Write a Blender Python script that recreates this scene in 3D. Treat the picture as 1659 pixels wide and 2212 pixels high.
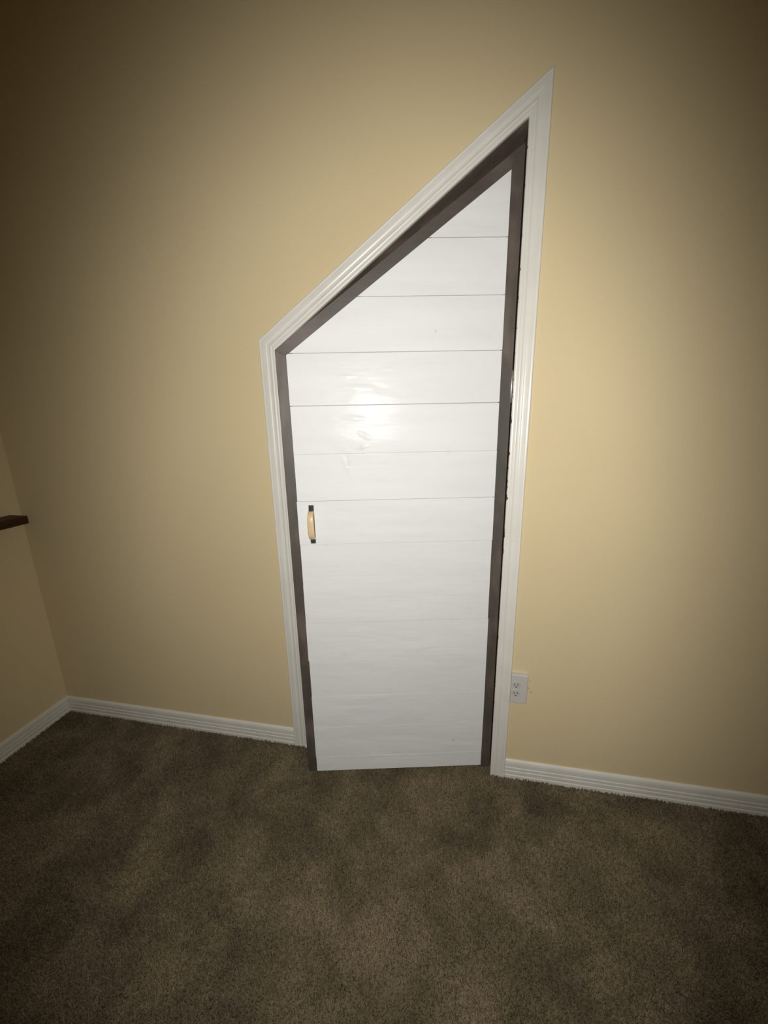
import bpy, bmesh, math, random
from mathutils import Vector, Matrix
import numpy as np

random.seed(7); np.random.seed(7)
for o in list(bpy.data.objects): bpy.data.objects.remove(o)
scene = bpy.context.scene
C = scene.collection

# ------------------------------------------------------------------ camera
CAM = Vector((0.7676, -1.3854, 1.4926))
RIGHT = Vector((0.98162693, 0.18990686, -0.01854573))
UP = Vector((-0.02822008, 0.24061707, 0.9702098))
FWD = Vector((-0.18871192, 0.95186071, -0.24155538))
cam_data = bpy.data.cameras.new('camera')
cam = bpy.data.objects.new('camera', cam_data); C.objects.link(cam)
cam_data.sensor_fit = 'HORIZONTAL'
cam_data.sensor_width = 36.0
cam_data.lens = 830.94 / 1659 * 36.0
cam_data.clip_start = 0.02
M = Matrix((RIGHT, UP, -FWD)).transposed().to_4x4(); M.translation = CAM
cam.matrix_world = M
scene.camera = cam

# ------------------------------------------------------------------ world
world = bpy.data.worlds.new('world'); scene.world = world
world.use_nodes = True
world.node_tree.nodes['Background'].inputs[0].default_value = (0.9, 0.85, 0.7, 1)
world.node_tree.nodes['Background'].inputs[1].default_value = 0.02

# ------------------------------------------------------------------ the phone's flash, 2 cm beside the lens
fl = bpy.data.lights.new('phone_flash', 'SPOT')
fl.energy = 75.0
fl.color = (1.0, 0.98, 0.94)
fl.spot_size = math.radians(140); fl.spot_blend = 0.60
fl.shadow_soft_size = 0.004
flash = bpy.data.objects.new('phone_flash', fl); C.objects.link(flash)
FM = M @ Matrix.Rotation(math.radians(-1.6), 4, 'Y') @ Matrix.Rotation(math.radians(-4), 4, 'X') @ Matrix.Diagonal((0.60, 1.0, 1.0, 1.0)); FM.translation = CAM - RIGHT * 0.02 + UP * 0.012
flash.matrix_world = FM

vs = scene.view_settings
vs.view_transform = 'Standard'; vs.look = 'None'; vs.gamma = 1.0; vs.use_curve_mapping = False
vs.exposure = 0.0

# ------------------------------------------------------------------ helpers
def lin(r, g, b):
    f = lambda c: (c/255/12.92 if c/255 <= 0.04045 else ((c/255+0.055)/1.055)**2.4)
    return (f(r), f(g), f(b), 1)

class N:
    """small wrapper for building a node material"""
    def __init__(self, name):
        self.m = bpy.data.materials.new(name); self.m.use_nodes = True
        self.t = self.m.node_tree; self.b = self.t.nodes['Principled BSDF']
    def n(self, typ, **kw):
        nd = self.t.nodes.new(typ)
        for k, v in kw.items(): setattr(nd, k, v)
        return nd
    def l(self, a, b): self.t.links.new(a, b)
    def coord(self, scale=(1, 1, 1), loc=(0, 0, 0), out='Object'):
        tc = self.n('ShaderNodeTexCoord'); mp = self.n('ShaderNodeMapping')
        mp.inputs['Scale'].default_value = scale; mp.inputs['Location'].default_value = loc
        self.l(tc.outputs[out], mp.inputs['Vector']); return mp.outputs[0]
    def noise(self, vec, scale, detail=3, rough=0.5, dist=0):
        nd = self.n('ShaderNodeTexNoise'); nd.inputs['Scale'].default_value = scale
        nd.inputs['Detail'].default_value = detail; nd.inputs['Roughness'].default_value = rough
        nd.inputs['Distortion'].default_value = dist
        self.l(vec, nd.inputs['Vector']); return nd.outputs['Fac']
    def ramp(self, fac, stops):
        nd = self.n('ShaderNodeValToRGB'); e = nd.color_ramp.elements
        while len(e) < len(stops): e.new(0.5)
        for el, (p, c) in zip(e, stops):
            el.position = p; el.color = c if len(c) == 4 else (*c, 1)
        self.l(fac, nd.inputs[0]); return nd.outputs[0]
    def mix(self, fac, a, b, blend='MIX'):
        nd = self.n('ShaderNodeMix', data_type='RGBA', blend_type=blend)
        for s, v in ((0, fac), (6, a), (7, b)):
            if hasattr(v, 'links'): self.l(v, nd.inputs[s])
            else: nd.inputs[s].default_value = v
        return nd.outputs[2]
    def math(self, op, a, b=0.0, clamp=False):
        nd = self.n('ShaderNodeMath', operation=op, use_clamp=clamp)
        for i, v in enumerate((a, b)):
            if hasattr(v, 'links'): self.l(v, nd.inputs[i])
            else: nd.inputs[i].default_value = v
        return nd.outputs[0]
    def color(self, v):
        if hasattr(v, 'links'): self.l(v, self.b.inputs['Base Color'])
        else: self.b.inputs['Base Color'].default_value = v
    def bump(self, h, strength, dist, normal=None):
        nd = self.n('ShaderNodeBump'); nd.inputs['Strength'].default_value = strength
        nd.inputs['Distance'].default_value = dist; self.l(h, nd.inputs['Height'])
        if normal: self.l(normal, nd.inputs['Normal'])
        return nd.outputs[0]
    def normal(self, v): self.l(v, self.b.inputs['Normal'])
    def set(self, rough=0.5, spec=0.5, metal=0.0):
        self.b.inputs['Roughness'].default_value = rough
        self.b.inputs['Specular IOR Level'].default_value = spec
        self.b.inputs['Metallic'].default_value = metal

def obj(name, bm, mat, parent=None, smooth=False):
    bmesh.ops.recalc_face_normals(bm, faces=bm.faces[:])
    me = bpy.data.meshes.new(name); bm.to_mesh(me); bm.free()
    if smooth:
        for p in me.polygons: p.use_smooth = True
    me.materials.append(mat)
    o = bpy.data.objects.new(name, me); C.objects.link(o)
    if parent: o.parent = parent
    return o
def empty(name, loc=(0, 0, 0), rz=0.0):
    o = bpy.data.objects.new(name, None); C.objects.link(o)
    o.location = loc; o.rotation_euler = (0, 0, rz); o.empty_display_size = 0.05
    return o
def tag(o, label=None, cat=None, kind=None, group=None):
    if label: o['label'] = label
    if cat: o['category'] = cat
    if kind: o['kind'] = kind
    if group: o['group'] = group
    return o
def add_box(bm, x0, x1, y0, y1, z0, z1, bev=0.0, seg=2):
    vs_ = [bm.verts.new(p) for p in ((x0,y0,z0),(x1,y0,z0),(x1,y1,z0),(x0,y1,z0),(x0,y0,z1),(x1,y0,z1),(x1,y1,z1),(x0,y1,z1))]
    fs = [bm.faces.new([vs_[i] for i in f]) for f in ((0,3,2,1),(4,5,6,7),(0,1,5,4),(1,2,6,5),(2,3,7,6),(3,0,4,7))]
    if bev:
        ed = list({e for f in fs for e in f.edges})
        bmesh.ops.bevel(bm, geom=ed, offset=bev, segments=seg, affect='EDGES', profile=0.5)
    return bm
def prism_xz(bm, poly, y0, y1, bev=0.0):
    """polygon given in x-z, solid from y0 to y1"""
    a = [bm.verts.new((x, y0, z)) for x, z in poly]
    b = [bm.verts.new((x, y1, z)) for x, z in poly]
    n = len(poly); fs = [bm.faces.new(a), bm.faces.new(b[::-1])]
    for i in range(n): fs.append(bm.faces.new((a[i], b[i], b[(i+1) % n], a[(i+1) % n])))
    if bev:
        bmesh.ops.bevel(bm, geom=list({e for f in fs for e in f.edges}), offset=bev, segments=1, affect='EDGES')
    return bm
def loft(bm, rows, close_ends=True):
    """rows: list of equal-length point lists (each an open section); closed prism between successive rows"""
    vr = [[bm.verts.new(p) for p in r] for r in rows]; n = len(rows[0])
    for a, b in zip(vr, vr[1:]):
        for i in range(n): bm.faces.new((a[i], a[(i+1) % n], b[(i+1) % n], b[i]))
    if close_ends: bm.faces.new(vr[0][::-1]); bm.faces.new(vr[-1])
    return bm

# ------------------------------------------------------------------ materials
def mat_wall():
    k = N('tan_wall_paint'); v = k.coord()
    big = k.noise(v, 1.6, 2)
    col = k.ramp(big, [(0.3, lin(217, 199, 159)), (0.7, lin(221, 203, 163))])
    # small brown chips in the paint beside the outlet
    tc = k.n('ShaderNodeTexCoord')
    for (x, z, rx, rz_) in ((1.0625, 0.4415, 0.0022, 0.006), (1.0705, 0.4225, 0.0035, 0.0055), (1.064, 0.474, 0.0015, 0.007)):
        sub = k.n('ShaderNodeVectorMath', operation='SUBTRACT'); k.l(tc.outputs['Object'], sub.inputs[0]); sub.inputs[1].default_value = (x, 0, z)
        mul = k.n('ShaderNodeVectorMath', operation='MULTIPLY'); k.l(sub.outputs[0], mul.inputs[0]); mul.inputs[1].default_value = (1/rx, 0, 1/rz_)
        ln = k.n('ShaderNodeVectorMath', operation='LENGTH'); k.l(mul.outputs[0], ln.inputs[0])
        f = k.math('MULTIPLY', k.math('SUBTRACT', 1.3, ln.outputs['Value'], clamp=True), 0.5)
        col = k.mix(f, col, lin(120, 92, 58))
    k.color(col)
    h1 = k.noise(v, 260, 2); h2 = k.noise(v, 70, 2)
    k.normal(k.bump(h1, 0.25, 0.0006, k.bump(h2, 0.15, 0.001)))
    k.set(0.75, 0.25); return k.m
def mat_trim(name='white_trim_paint', bleed=None):
    k = N(name); v = k.coord()
    col = k.ramp(k.noise(v, 9, 3), [(0.35, lin(219, 217, 207)), (0.7, lin(226, 224, 215))])
    if bleed is not None:
        # brown stain bled over the inner edge of the board
        sx = k.n('ShaderNodeSeparateXYZ'); k.l(k.coord(), sx.inputs[0])
        d = k.math('SUBTRACT', sx.outputs[0], bleed)
        n = k.noise(k.coord((1, 1, 1)), 38, 4, 0.6)
        edge = k.math('MULTIPLY', k.math('SUBTRACT', n, 0.56), 0.030)
        f = k.math('MULTIPLY', k.math('SUBTRACT', edge, d), 900, clamp=True)
        col = k.mix(f, col, lin(92, 80, 68))
    k.color(col)
    k.normal(k.bump(k.noise(k.coord(), 120, 2), 0.08, 0.0005))
    k.set(0.33, 0.45); return k.m
def mat_plank():
    k = N('white_painted_plank')
    v = k.coord((0.12, 1, 1)); w = k.coord()
    col = k.ramp(k.noise(v, 14, 4), [(0.3, lin(223, 224, 223)), (0.65, lin(229, 230, 228))])
    # faint bluish knots showing through the paint
    vo = k.n('ShaderNodeTexVoronoi'); vo.inputs['Scale'].default_value = 5.2
    k.l(k.coord((0.7, 1, 1.25)), vo.inputs['Vector'])
    knot = k.math('MULTIPLY', k.math('SUBTRACT', 0.09, vo.outputs['Distance'], clamp=True), 2.6)
    col = k.mix(knot, col, lin(198, 206, 208))
    tc = k.n('ShaderNodeTexCoord')
    def spot(u, z, ru, rz, slant=0.0):
        # soft-edged mark at one place on the door, in the door's own coordinates
        sub = k.n('ShaderNodeVectorMath', operation='SUBTRACT'); k.l(tc.outputs['Object'], sub.inputs[0]); sub.inputs[1].default_value = (u, 0, z)
        mp = k.n('ShaderNodeMapping', vector_type='POINT'); k.l(sub.outputs[0], mp.inputs['Vector'])
        mp.inputs['Rotation'].default_value = (0, slant, 0)
        mul = k.n('ShaderNodeVectorMath', operation='MULTIPLY'); k.l(mp.outputs[0], mul.inputs[0]); mul.inputs[1].default_value = (1/ru, 0, 1/rz)
        ln = k.n('ShaderNodeVectorMath', operation='LENGTH'); k.l(mul.outputs[0], ln.inputs[0])
        return k.math('SUBTRACT', 1.0, ln.outputs['Value'], clamp=True)
    ridge = None
    for (u, z, ru, rz, sl) in ((0.555, 1.325, 0.014, 0.05, -0.35), (0.49, 1.43, 0.03, 0.012, 0.5), (0.52, 1.585, 0.075, 0.013, 0.0),
                               (0.53, 1.49, 0.05, 0.012, 0.1), (0.50, 1.392, 0.03, 0.008, -0.2), (0.545, 1.62, 0.04, 0.008, 0.0)):
        f = spot(u, z, ru, rz, sl); ridge = f if ridge is None else k.math('ADD', ridge, f)
    for (u, z, ru, rz, amt, c) in ((0.255, 1.7515, 0.004, 0.008, 0.5, (170, 178, 180)), (0.160, 0.178, 0.007, 0.005, 0.7, (150, 132, 116)), (0.548, 1.335, 0.010, 0.035, 0.35, (190, 200, 214)),
                                   (0.500, 1.39, 0.012, 0.02, 0.3, (192, 204, 204)), (0.205, 1.375, 0.012, 0.016, 0.25, (196, 206, 204)), (0.638, 1.045, 0.010, 0.006, 0.4, (192, 200, 200))):
        col = k.mix(k.math('MULTIPLY', spot(u, z, ru, rz), amt), col, lin(*c))
    k.color(col)
    grain = k.noise(k.coord((0.06, 1, 1)), 90, 4, 0.6)
    dents = k.noise(k.coord((0.35, 1, 1)), 9, 3, 0.5, 0.6)
    b = k.bump(grain, 0.16, 0.002)
    b = k.bump(dents, 0.8, 0.006, b)
    b = k.bump(ridge, 0.5, 0.003, b)
    k.normal(k.bump(knot, 0.3, 0.004, b))
    k.set(0.27, 0.075); return k.m
def mat_stain(name='dark_stained_wood', axis='z', k_=1.0):
    k = N(name)
    sc = {'z': (1, 1, 0.08), 'x': (0.08, 1, 1)}[axis]
    g = k.noise(k.coord(sc), 60, 4, 0.6)
    patch = k.noise(k.coord({'z': (1, 1, 0.55), 'x': (0.55, 1, 1)}[axis]), 9, 3, 0.55)
    a = k.ramp(patch, [(0.32, lin(74, 74, 65)), (0.5, lin(90, 81, 74)), (0.66, lin(112, 101, 93))])
    b = k.mix(k.math('MULTIPLY', g, 0.45), a, lin(46, 39, 32))
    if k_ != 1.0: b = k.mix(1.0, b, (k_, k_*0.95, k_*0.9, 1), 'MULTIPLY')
    k.color(b)
    k.normal(k.bump(g, 0.2, 0.0008))
    k.set(0.50, 0.75); return k.m
def mat_simple(name, c, rough=0.5, spec=0.5, metal=0.0, bs=200, bst=0.08):
    k = N(name)
    n = k.noise(k.coord(), bs, 2)
    k.color(k.mix(k.math('MULTIPLY', n, 0.25), c, tuple(x*0.75 for x in c[:3]) + (1,)))
    k.normal(k.bump(n, bst, 0.0004)); k.set(rough, spec, metal); return k.m
def mat_carpet(name, tufts):
    k = N(name)
    geo = k.n('ShaderNodeNewGeometry')
    mp = k.n('ShaderNodeMapping'); k.l(geo.outputs['Position'], mp.inputs['Vector'])
    mp.inputs['Scale'].default_value = (1, 1, 0)
    soil_shade = k.noise(mp.outputs[0], 4.2, 4, 0.6, 0.4)  # patches: soiling plus brushed-pile shading painted into the colour
    base = k.ramp(soil_shade, [(0.32, lin(91, 81, 63)), (0.5, lin(112, 101, 80)), (0.68, lin(134, 120, 96))])
    if tufts:
        oi = k.n('ShaderNodeObjectInfo')
        base = k.mix(1.0, base, k.ramp(oi.outputs['Random'], [(0, (0.55, 0.54, 0.52)), (0.5, (0.95, 0.95, 0.95)), (1, (1.35, 1.33, 1.28))]), 'MULTIPLY')
    else:
        base = k.mix(1.0, base, (0.4, 0.4, 0.4, 1), 'MULTIPLY')
    k.color(base); k.set(0.95, 0.1); return k.m
def mat_shelf():
    k = N('dark_walnut_shelf_wood')
    g = k.noise(k.coord((1, 0.06, 1)), 55, 4, 0.6)
    k.color(k.ramp(g, [(0.3, lin(44, 25, 15)), (0.7, lin(74, 44, 26))]))
    k.normal(k.bump(g, 0.1, 0.0008)); k.set(0.5, 0.3); return k.m
def mat_grip():
    k = N('glossy_tan_grip')
    g = k.noise(k.coord((1, 1, 0.1)), 160, 3)
    k.color(k.ramp(g, [(0.3, lin(200, 172, 130)), (0.7, lin(220, 194, 154))]))
    k.set(0.40, 0.55); return k.m

W = mat_wall(); T = mat_trim(); P = mat_plank()
ST = mat_stain(); SX = mat_stain('dark_stained_wood_rail', 'x')
XL, XR, YF, ZC = -1.234, 2.70, -3.30, 3.10

# ------------------------------------------------------------------ room shell
OL, OR_ = 0.088, 0.957                                 # rough opening in the wall, sloped top
slope_z = lambda x: 1.7281 + (x - 0.1059) * 0.6977     # lower edge of the sloped casing
bm = bmesh.new()
prism_xz(bm, [(XL-0.1, -0.02), (OL, -0.02), (OL, slope_z(OL)+0.022), (OR_, slope_z(OR_)+0.022), (OR_, -0.02), (XR+0.1, -0.02), (XR+0.1, ZC), (XL-0.1, ZC)], 0.0, 0.12)
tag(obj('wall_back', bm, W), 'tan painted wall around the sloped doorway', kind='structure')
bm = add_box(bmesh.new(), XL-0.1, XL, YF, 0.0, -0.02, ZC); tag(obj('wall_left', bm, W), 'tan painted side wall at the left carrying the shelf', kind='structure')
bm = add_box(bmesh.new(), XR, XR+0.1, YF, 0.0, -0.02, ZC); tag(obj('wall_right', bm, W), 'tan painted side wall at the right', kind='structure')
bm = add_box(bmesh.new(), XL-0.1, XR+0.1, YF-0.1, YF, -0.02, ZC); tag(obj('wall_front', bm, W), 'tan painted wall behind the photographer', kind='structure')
CE = mat_simple('ceiling_white_paint', lin(226, 222, 210), 0.9, 0.2)
bm = add_box(bmesh.new(), XL-0.1, XR+0.1, YF-0.1, 0.12, ZC, ZC+0.08); tag(obj('ceiling', bm, CE), 'plain white ceiling', kind='structure')
bm = add_box(bmesh.new(), XL-0.1, XR+0.1, YF-0.1, 1.0, -0.08, 0.0)
tag(obj('floor', bm, mat_carpet('carpet_backing', False)), 'floor under the brown carpet', kind='structure')
# closet behind the door
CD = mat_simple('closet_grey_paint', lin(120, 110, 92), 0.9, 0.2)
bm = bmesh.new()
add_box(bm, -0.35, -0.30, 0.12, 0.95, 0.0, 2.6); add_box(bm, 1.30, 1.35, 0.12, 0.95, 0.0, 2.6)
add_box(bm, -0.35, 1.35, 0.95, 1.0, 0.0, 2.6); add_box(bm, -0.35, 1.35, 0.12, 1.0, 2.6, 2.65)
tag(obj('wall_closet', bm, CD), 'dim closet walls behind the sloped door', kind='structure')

# ------------------------------------------------------------------ carpet pile
def carpet():
    x0, x1, y0, y1 = XL+0.013, 2.35, -1.75, -0.013
    bm = bmesh.new()
    nx, ny = 24, 12
    g = [[bm.verts.new((x0+(x1-x0)*i/nx, y0+(y1-y0)*j/ny, 0.001)) for i in range(nx+1)] for j in range(ny+1)]
    for j in range(ny):
        for i in range(nx): bm.faces.new((g[j][i], g[j][i+1], g[j+1][i+1], g[j+1][i]))
    # strip running on under the door into the closet
    s = [bm.verts.new(p) for p in ((0.108, -0.013, 0.001), (0.937, -0.013, 0.001), (0.937, 0.16, 0.001), (0.108, 0.16, 0.001))]
    bm.faces.new(s)
    mt = mat_carpet('brown_carpet_pile', True)
    o = obj('carpet', bm, mt)
    ng = bpy.data.node_groups.new('pile', 'GeometryNodeTree')
    ng.interface.new_socket('Geometry', in_out='INPUT', socket_type='NodeSocketGeometry')
    ng.interface.new_socket('Geometry', in_out='OUTPUT', socket_type='NodeSocketGeometry')
    nd = ng.nodes; L = ng.links.new
    gi = nd.new('NodeGroupInput'); go = nd.new('NodeGroupOutput')
    dp = nd.new('GeometryNodeDistributePointsOnFaces'); dp.inputs['Density'].default_value = 90000
    L(gi.outputs[0], dp.inputs['Mesh'])
    cone = nd.new('GeometryNodeMeshCone'); cone.inputs['Vertices'].default_value = 5
    cone.inputs['Radius Top'].default_value = 0.0010; cone.inputs['Radius Bottom'].default_value = 0.0019
    cone.inputs['Depth'].default_value = 0.0105
    sm = nd.new('GeometryNodeSetMaterial'); sm.inputs['Material'].default_value = mt
    L(cone.outputs['Mesh'], sm.inputs['Geometry'])
    pos = nd.new('GeometryNodeInputPosition')
    def noise(scale, off):
        va = nd.new('ShaderNodeVectorMath'); va.operation = 'ADD'; va.inputs[1].default_value = (off, off*2, off)
        L(pos.outputs[0], va.inputs[0])
        n = nd.new('ShaderNodeTexNoise'); n.inputs['Scale'].default_value = scale; n.inputs['Detail'].default_value = 3
        L(va.outputs[0], n.inputs['Vector']); return n
    def comb(sx, sy):
        c = nd.new('ShaderNodeCombineXYZ'); L(sx, c.inputs[0]); L(sy, c.inputs[1]); return c.outputs[0]
    def mr(s, lo, hi, a=0.3, b=0.7):
        m = nd.new('ShaderNodeMapRange'); m.inputs['From Min'].default_value = a; m.inputs['From Max'].default_value = b
        m.inputs['To Min'].default_value = lo; m.inputs['To Max'].default_value = hi; L(s, m.inputs['Value']); return m.outputs[0]
    lay = comb(mr(noise(3.6, 0.0).outputs['Fac'], -0.8, 0.8), mr(noise(4.4, 7.3).outputs['Fac'], -0.75, 0.75))
    rv = nd.new('FunctionNodeRandomValue'); rv.data_type = 'FLOAT_VECTOR'
    rv.inputs[0].default_value = (-0.5, -0.5, 0); rv.inputs[1].default_value = (0.5, 0.5, 6.28)
    ad = nd.new('ShaderNodeVectorMath'); ad.operation = 'ADD'; L(lay, ad.inputs[0]); L(rv.outputs[0], ad.inputs[1])
    rs = nd.new('FunctionNodeRandomValue'); rs.data_type = 'FLOAT'; rs.inputs[2].default_value = 0.7; rs.inputs[3].default_value = 1.15
    ip = nd.new('GeometryNodeInstanceOnPoints')
    L(dp.outputs['Points'], ip.inputs['Points']); L(sm.outputs[0], ip.inputs['Instance'])
    L(ad.outputs[0], ip.inputs['Rotation']); L(rs.outputs[1], ip.inputs['Scale'])
    jg = nd.new('GeometryNodeJoinGeometry'); L(gi.outputs[0], jg.inputs[0]); L(ip.outputs[0], jg.inputs[0])
    L(jg.outputs[0], go.inputs[0])
    md = o.modifiers.new('pile', 'NODES'); md.node_group = ng
    return o
tag(carpet(), 'brown cut pile carpet with brushed lighter patches covering the floor', 'carpet', 'stuff')

# ------------------------------------------------------------------ casing round the doorway
PROF = [(0.0, 0.0085), (0.025, 0.0105), (0.07, 0.0120), (0.13, 0.0125), (0.19, 0.0122), (0.22, 0.0120), (0.25, 0.0126), (0.28, 0.0133),
        (0.31, 0.0136), (0.34, 0.0133), (0.37, 0.0126), (0.40, 0.0122), (0.46, 0.0122), (0.51, 0.0124), (0.54, 0.0131), (0.57, 0.0138),
        (0.61, 0.0142), (0.68, 0.0143), (0.78, 0.0142), (0.86, 0.0140), (0.90, 0.0144), (0.935, 0.0149), (0.965, 0.0145), (0.99, 0.0132), (1.0, 0.0115)]
def board(in0, in1, out0, out1, mat, parent):
    bm = bmesh.new(); rows = []
    for (i, o) in ((in0, out0), (in1, out1)):
        r = [(i[0], 0.0, i[1])]
        for t, d in PROF: r.append((i[0]+(o[0]-i[0])*t, -d, i[1]+(o[1]-i[1])*t))
        r.append((o[0], 0.0, o[1])); rows.append(r)
    loft(bm, rows)
    return obj('casing_board', bm, mat, parent)
trim1 = tag(empty('trim_1', (0.0, 0.0, 0.0)), 'off white moulded casing around the sloped doorway', kind='structure')
iL, oL = (0.1118, slope_z(0.1118)), (0.0489, 1.7661)
iR, oR = (0.9331, slope_z(0.9331)), (0.9915, 2.4092)
board((0.1118, 0.0), iL, (0.0489, 0.0), oL, T, trim1)
board(iL, iR, oL, oR, T, trim1)
rb = board((0.9331, 0.0), iR, (0.9915, 0.0), oR, mat_trim('white_trim_paint_stain_bled', 0.9331), trim1)
rb['label'] = 'right casing board with brown stain bled over its inner edge'

trim2 = tag(empty('trim_2'), 'dark stained jamb boards lining the doorway', kind='structure')
obj('jamb_board', add_box(bmesh.new(), OL, OL+0.019, 0.0, 0.12, 0.0, slope_z(OL)-0.005), ST, trim2)
obj('jamb_board', add_box(bmesh.new(), OR_-0.0195, OR_, 0.0, 0.12, 0.0, slope_z(OR_)-0.018), ST, trim2)
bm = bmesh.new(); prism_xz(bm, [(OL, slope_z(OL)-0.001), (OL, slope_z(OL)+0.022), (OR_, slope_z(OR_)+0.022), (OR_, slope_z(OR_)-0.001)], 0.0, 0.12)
obj('jamb_board', bm, mat_stain('jamb_stained_wood_brightened', 'x', 2.2), trim2)  # stain colour brightened to make up for the shaded underside of the header

# ------------------------------------------------------------------ baseboards
BH = 0.091
BPROF = [(0.0, 0.0125), (0.20, 0.0125), (0.25, 0.0100), (0.29, 0.0120), (0.43, 0.0120), (0.47, 0.0098), (0.51, 0.0118), (0.62, 0.0116),
         (0.66, 0.0092), (0.70, 0.0110), (0.84, 0.0104), (0.92, 0.0088), (0.97, 0.0062), (1.0, 0.0030)]
def baseboard(name, a, b, nrm, label):
    bm = bmesh.new(); rows = []
    for p in (a, b):
        r = [(p[0], p[1], 0.0)] + [(p[0]+nrm[0]*d, p[1]+nrm[1]*d, t*BH) for t, d in BPROF] + [(p[0], p[1], BH)]
        rows.append(r)
    loft(bm, rows)
    return tag(obj(name, bm, T), label, kind='structure')
baseboard('baseboard_left', (XL, YF), (XL, 0.0), (1, 0), 'white ribbed baseboard along the left wall')
baseboard('baseboard_back_left', (XL+0.0125, 0.0), (0.0489, 0.0), (0, -1), 'white ribbed baseboard between the corner and the doorway')
baseboard('baseboard_back_right', (0.9915, 0.0), (XR, 0.0), (0, -1), 'white ribbed baseboard right of the doorway')
baseboard('baseboard_right', (XR, YF), (XR, -0.0125), (-1, 0), 'white ribbed baseboard along the right wall')

# ------------------------------------------------------------------ the door: hinged at the right, standing ajar into the room
TH = 0.2165
door = tag(empty('door_1', (0.931, -0.001, 0.0), math.pi + TH), 'white plank door with dark stained border and sloped top, standing ajar', kind='structure')
# local x runs from the hinge to the free edge, local y out into the room
top_d = lambda u: 2.2500 - (u - 0.003) * 0.7135        # top of the dark border
top_w = lambda u: 2.1835 - (u - 0.0393) * 0.7165       # top of the white planks
UL, UR = 0.7680, 0.0003                                 # free edge, hinge edge
WL, WR = 0.7325, 0.0395                                # white field
bot = lambda u: 0.033 + 0.011 * u / UL
bm = bmesh.new(); prism_xz(bm, [(WL-0.004, bot(WL)), (UL, bot(UL)), (UL, top_d(UL)), (WL-0.004, top_w(WL)-0.004)], -0.034, -0.004, 0.001)
obj('stile', bm, ST, door)
bm = bmesh.new(); prism_xz(bm, [(UR, bot(UR)), (WR+0.004, bot(WR)), (WR+0.004, top_w(WR+0.004)+0.002), (UR, top_d(UR))], -0.034, -0.004, 0.001)
obj('stile', bm, ST, door)
bm = bmesh.new(); prism_xz(bm, [(UR, top_d(UR)), (WR+0.004, top_w(WR+0.004)-0.004), (WL-0.004, top_w(WL)-0.004), (UL, top_d(UL))], -0.034, -0.005, 0.0)
obj('top_rail', bm, SX, door)
PW = mat_simple('white_backing_paint', lin(168, 170, 172), 0.6, 0.3)
bm = bmesh.new(); prism_xz(bm, [(WR+0.0045, 0.052), (WL-0.0045, 0.052), (WL-0.0045, top_w(WL)-0.0055), (WR+0.0045, top_w(WR)-0.0085)], -0.032, -0.0026)
obj('back_panel', bm, PW, door)
seams = [0.0475, 0.118, 0.265, 0.412, 0.575, 0.737, 0.893, 1.050, 1.2095, 1.3722, 1.530, 1.692, 1.853, 2.011, 2.3]
gaps = {1: .0009, 2: .0001, 3: .0002, 4: .0001, 5: .0009, 6: .0002, 7: .0003, 8: .0012, 9: .0005, 10: .0024, 11: .0020, 12: .0016, 13: .0020}
for i in range(len(seams)-1):
    z0 = seams[i] + gaps.get(i, 0)/2; z1 = seams[i+1] - gaps.get(i+1, 0)/2
    zl, zr = top_w(WL), top_w(WR)
    if z1 <= zl: poly = [(WR, z0), (WL, z0), (WL, z1), (WR, z1)]
    else:
        uu = lambda z: 0.0393 + (2.1835 - z)/0.7165
        poly = [(WR, z0)]
        if z0 < zl: poly += [(WL, z0), (WL, zl)]
        else: poly += [(uu(z0), z0)]
        poly += [(uu(z1), z1), (WR, z1)] if z1 < zr else [(WR, zr)]
    j = random.uniform(-0.0002, 0.0002)
    jl, jr = random.uniform(-0.0015, 0.0015), random.uniform(-0.0012, 0.0012)
    poly = [(x + (jl if x > 0.7 else 0) + (jr if x < 0.05 else 0), z) for x, z in poly]
    b = bmesh.new(); prism_xz(b, poly, -0.0024, j, 0.0003)
    obj('plank', b, P, door)

# hinges on the right edge (one shows bright in the flash)
HM = mat_simple('brushed_hinge_metal', lin(232, 229, 220), 0.54, 0.6, 1.0, 200, 0.0)
def hinge(z):
    h = bmesh.new()
    bmesh.ops.create_cone(h, cap_ends=True, segments=16, radius1=0.0034, radius2=0.0034, depth=0.102,
                          matrix=Matrix.Translation((0.0025, 0.0005, z)))
    o = obj('hinge', h, HM, door, True)
    lf = bmesh.new(); add_box(lf, -0.0012, 0.0003, -0.032, -0.001, z-0.048, z+0.048)
    obj('hinge_leaf', lf, HM, o)
    return o
hinge(1.579)

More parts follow.
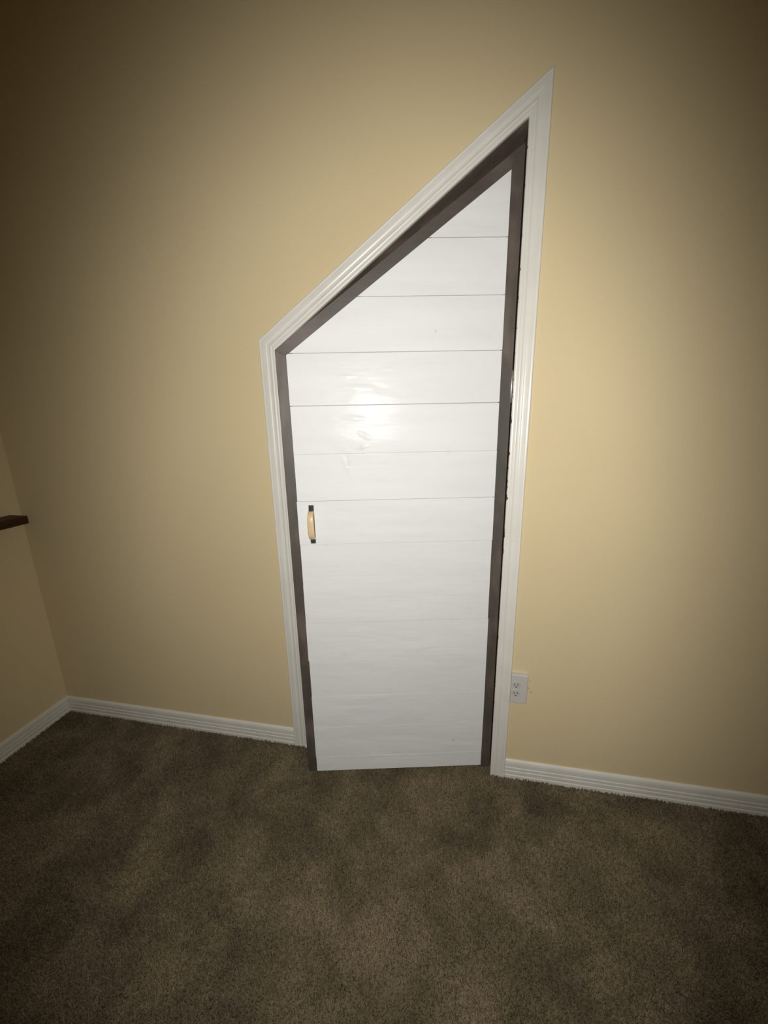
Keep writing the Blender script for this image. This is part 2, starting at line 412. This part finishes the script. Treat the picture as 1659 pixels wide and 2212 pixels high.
# pull handle near the free edge: black strap with a glossy tan bow grip
BK = mat_simple('black_iron', lin(44, 46, 46), 0.6, 0.4)
GR = mat_grip()
hz, hu = 1.1255, 0.6842
plate = bmesh.new(); add_box(plate, hu-0.0088, hu+0.0088, 0.0, 0.0035, hz-0.070, hz+0.070, 0.0008)
pull = obj('handle', plate, BK, door); pull['label'] = 'black strap handle with a glossy tan bow grip'
bm = bmesh.new(); rows = []
K = 28
for i in range(K+1):
    t = i/K; a = (t-0.5)*2
    out = 0.006 + 0.026*(1-abs(a)**4)**0.6
    zc = hz - 0.0005 - a*0.049*(1 - 0.06*(1-abs(a)))
    # tangent
    def pos(tt):
        aa = (tt-0.5)*2
        return Vector((0, 0.006+0.026*max(0.0, 1-abs(aa)**4)**0.6, hz-0.0005-aa*0.049*(1-0.06*(1-abs(aa)))))
    d = (pos(min(1, t+0.01)) - pos(max(0, t-0.01))).normalized()
    nrm = Vector((0, -d.z, d.y)); nrm = nrm if nrm.y > 0 else -nrm
    c = pos(t)
    hw = 0.0098 + 0.0018*(1-a*a); th_ = 0.0048
    r = []
    for q in range(16):
        an = 2*math.pi*q/16
        ex, ey = math.copysign(abs(math.cos(an))**0.55, math.cos(an)), math.copysign(abs(math.sin(an))**0.7, math.sin(an))
        r.append(tuple(c + Vector((hu + hw*ex, 0, 0)) + nrm*th_*ey))
    rows.append(r)
loft(bm, rows)
g = obj('grip', bm, GR, pull, True); g['label'] = 'glossy tan bow grip'
bm = bmesh.new()
for zz in (hz-0.0555, hz+0.0545): add_box(bm, hu-0.0085, hu+0.0085, 0.003, 0.008, zz-0.006, zz+0.006, 0.001)
obj('foot', bm, BK, pull)

# ------------------------------------------------------------------ outlet right of the casing
OW = mat_simple('white_outlet_plastic', lin(206, 203, 197), 0.45, 0.4)
DK = mat_simple('dark_slot', lin(58, 54, 48), 0.7, 0.2)
out = tag(empty('wall_outlet', (1.0105, 0.0, 0.380)), 'white duplex wall outlet low beside the right door casing', 'outlet')
obj('cover_plate', add_box(bmesh.new(), -0.0188, 0.0430, -0.018, 0.0, 0.0, 0.1275, 0.003, 3), OW, out)
RC = mat_simple('white_receptacle', lin(196, 193, 188), 0.5, 0.4)
for zc in (0.0445, 0.0830):
    b = bmesh.new()
    pts = []
    for q in range(24):
        an = 2*math.pi*q/24
        pts.append((0.0172*max(-1, min(1, math.cos(an)*1.0)), zc + max(-0.0142, min(0.0142, 0.0172*math.sin(an)))))
    prism_xz(b, pts, -0.0192, -0.0175)
    r = obj('receptacle', b, RC, out)
    for (sx, sz, w, h) in ((-0.0062, 0.003, 0.0011, 0.0042), (0.0062, 0.003, 0.0013, 0.0036), (0.0, -0.0075, 0.0022, 0.0022)):
        obj('slot', add_box(bmesh.new(), sx-w, sx+w, -0.0196, -0.0185, zc+sz-h, zc+sz+h), DK, r)
b = bmesh.new(); bmesh.ops.create_cone(b, cap_ends=True, segments=12, radius1=0.003, radius2=0.0025, depth=0.0015, matrix=Matrix.Translation((0, -0.0186, 0.06375)) @ Matrix.Rotation(math.pi/2, 4, 'X'))
obj('screw', b, OW, out)

# ------------------------------------------------------------------ shelf on the left wall
SH = mat_shelf()
b = bmesh.new(); add_box(b, XL, XL+0.098, -0.80, -0.045, 1.053, 1.088, 0.002)
tag(obj('wall_shelf', b, SH), 'dark brown wooden shelf board on the left wall near the corner', 'shelf')
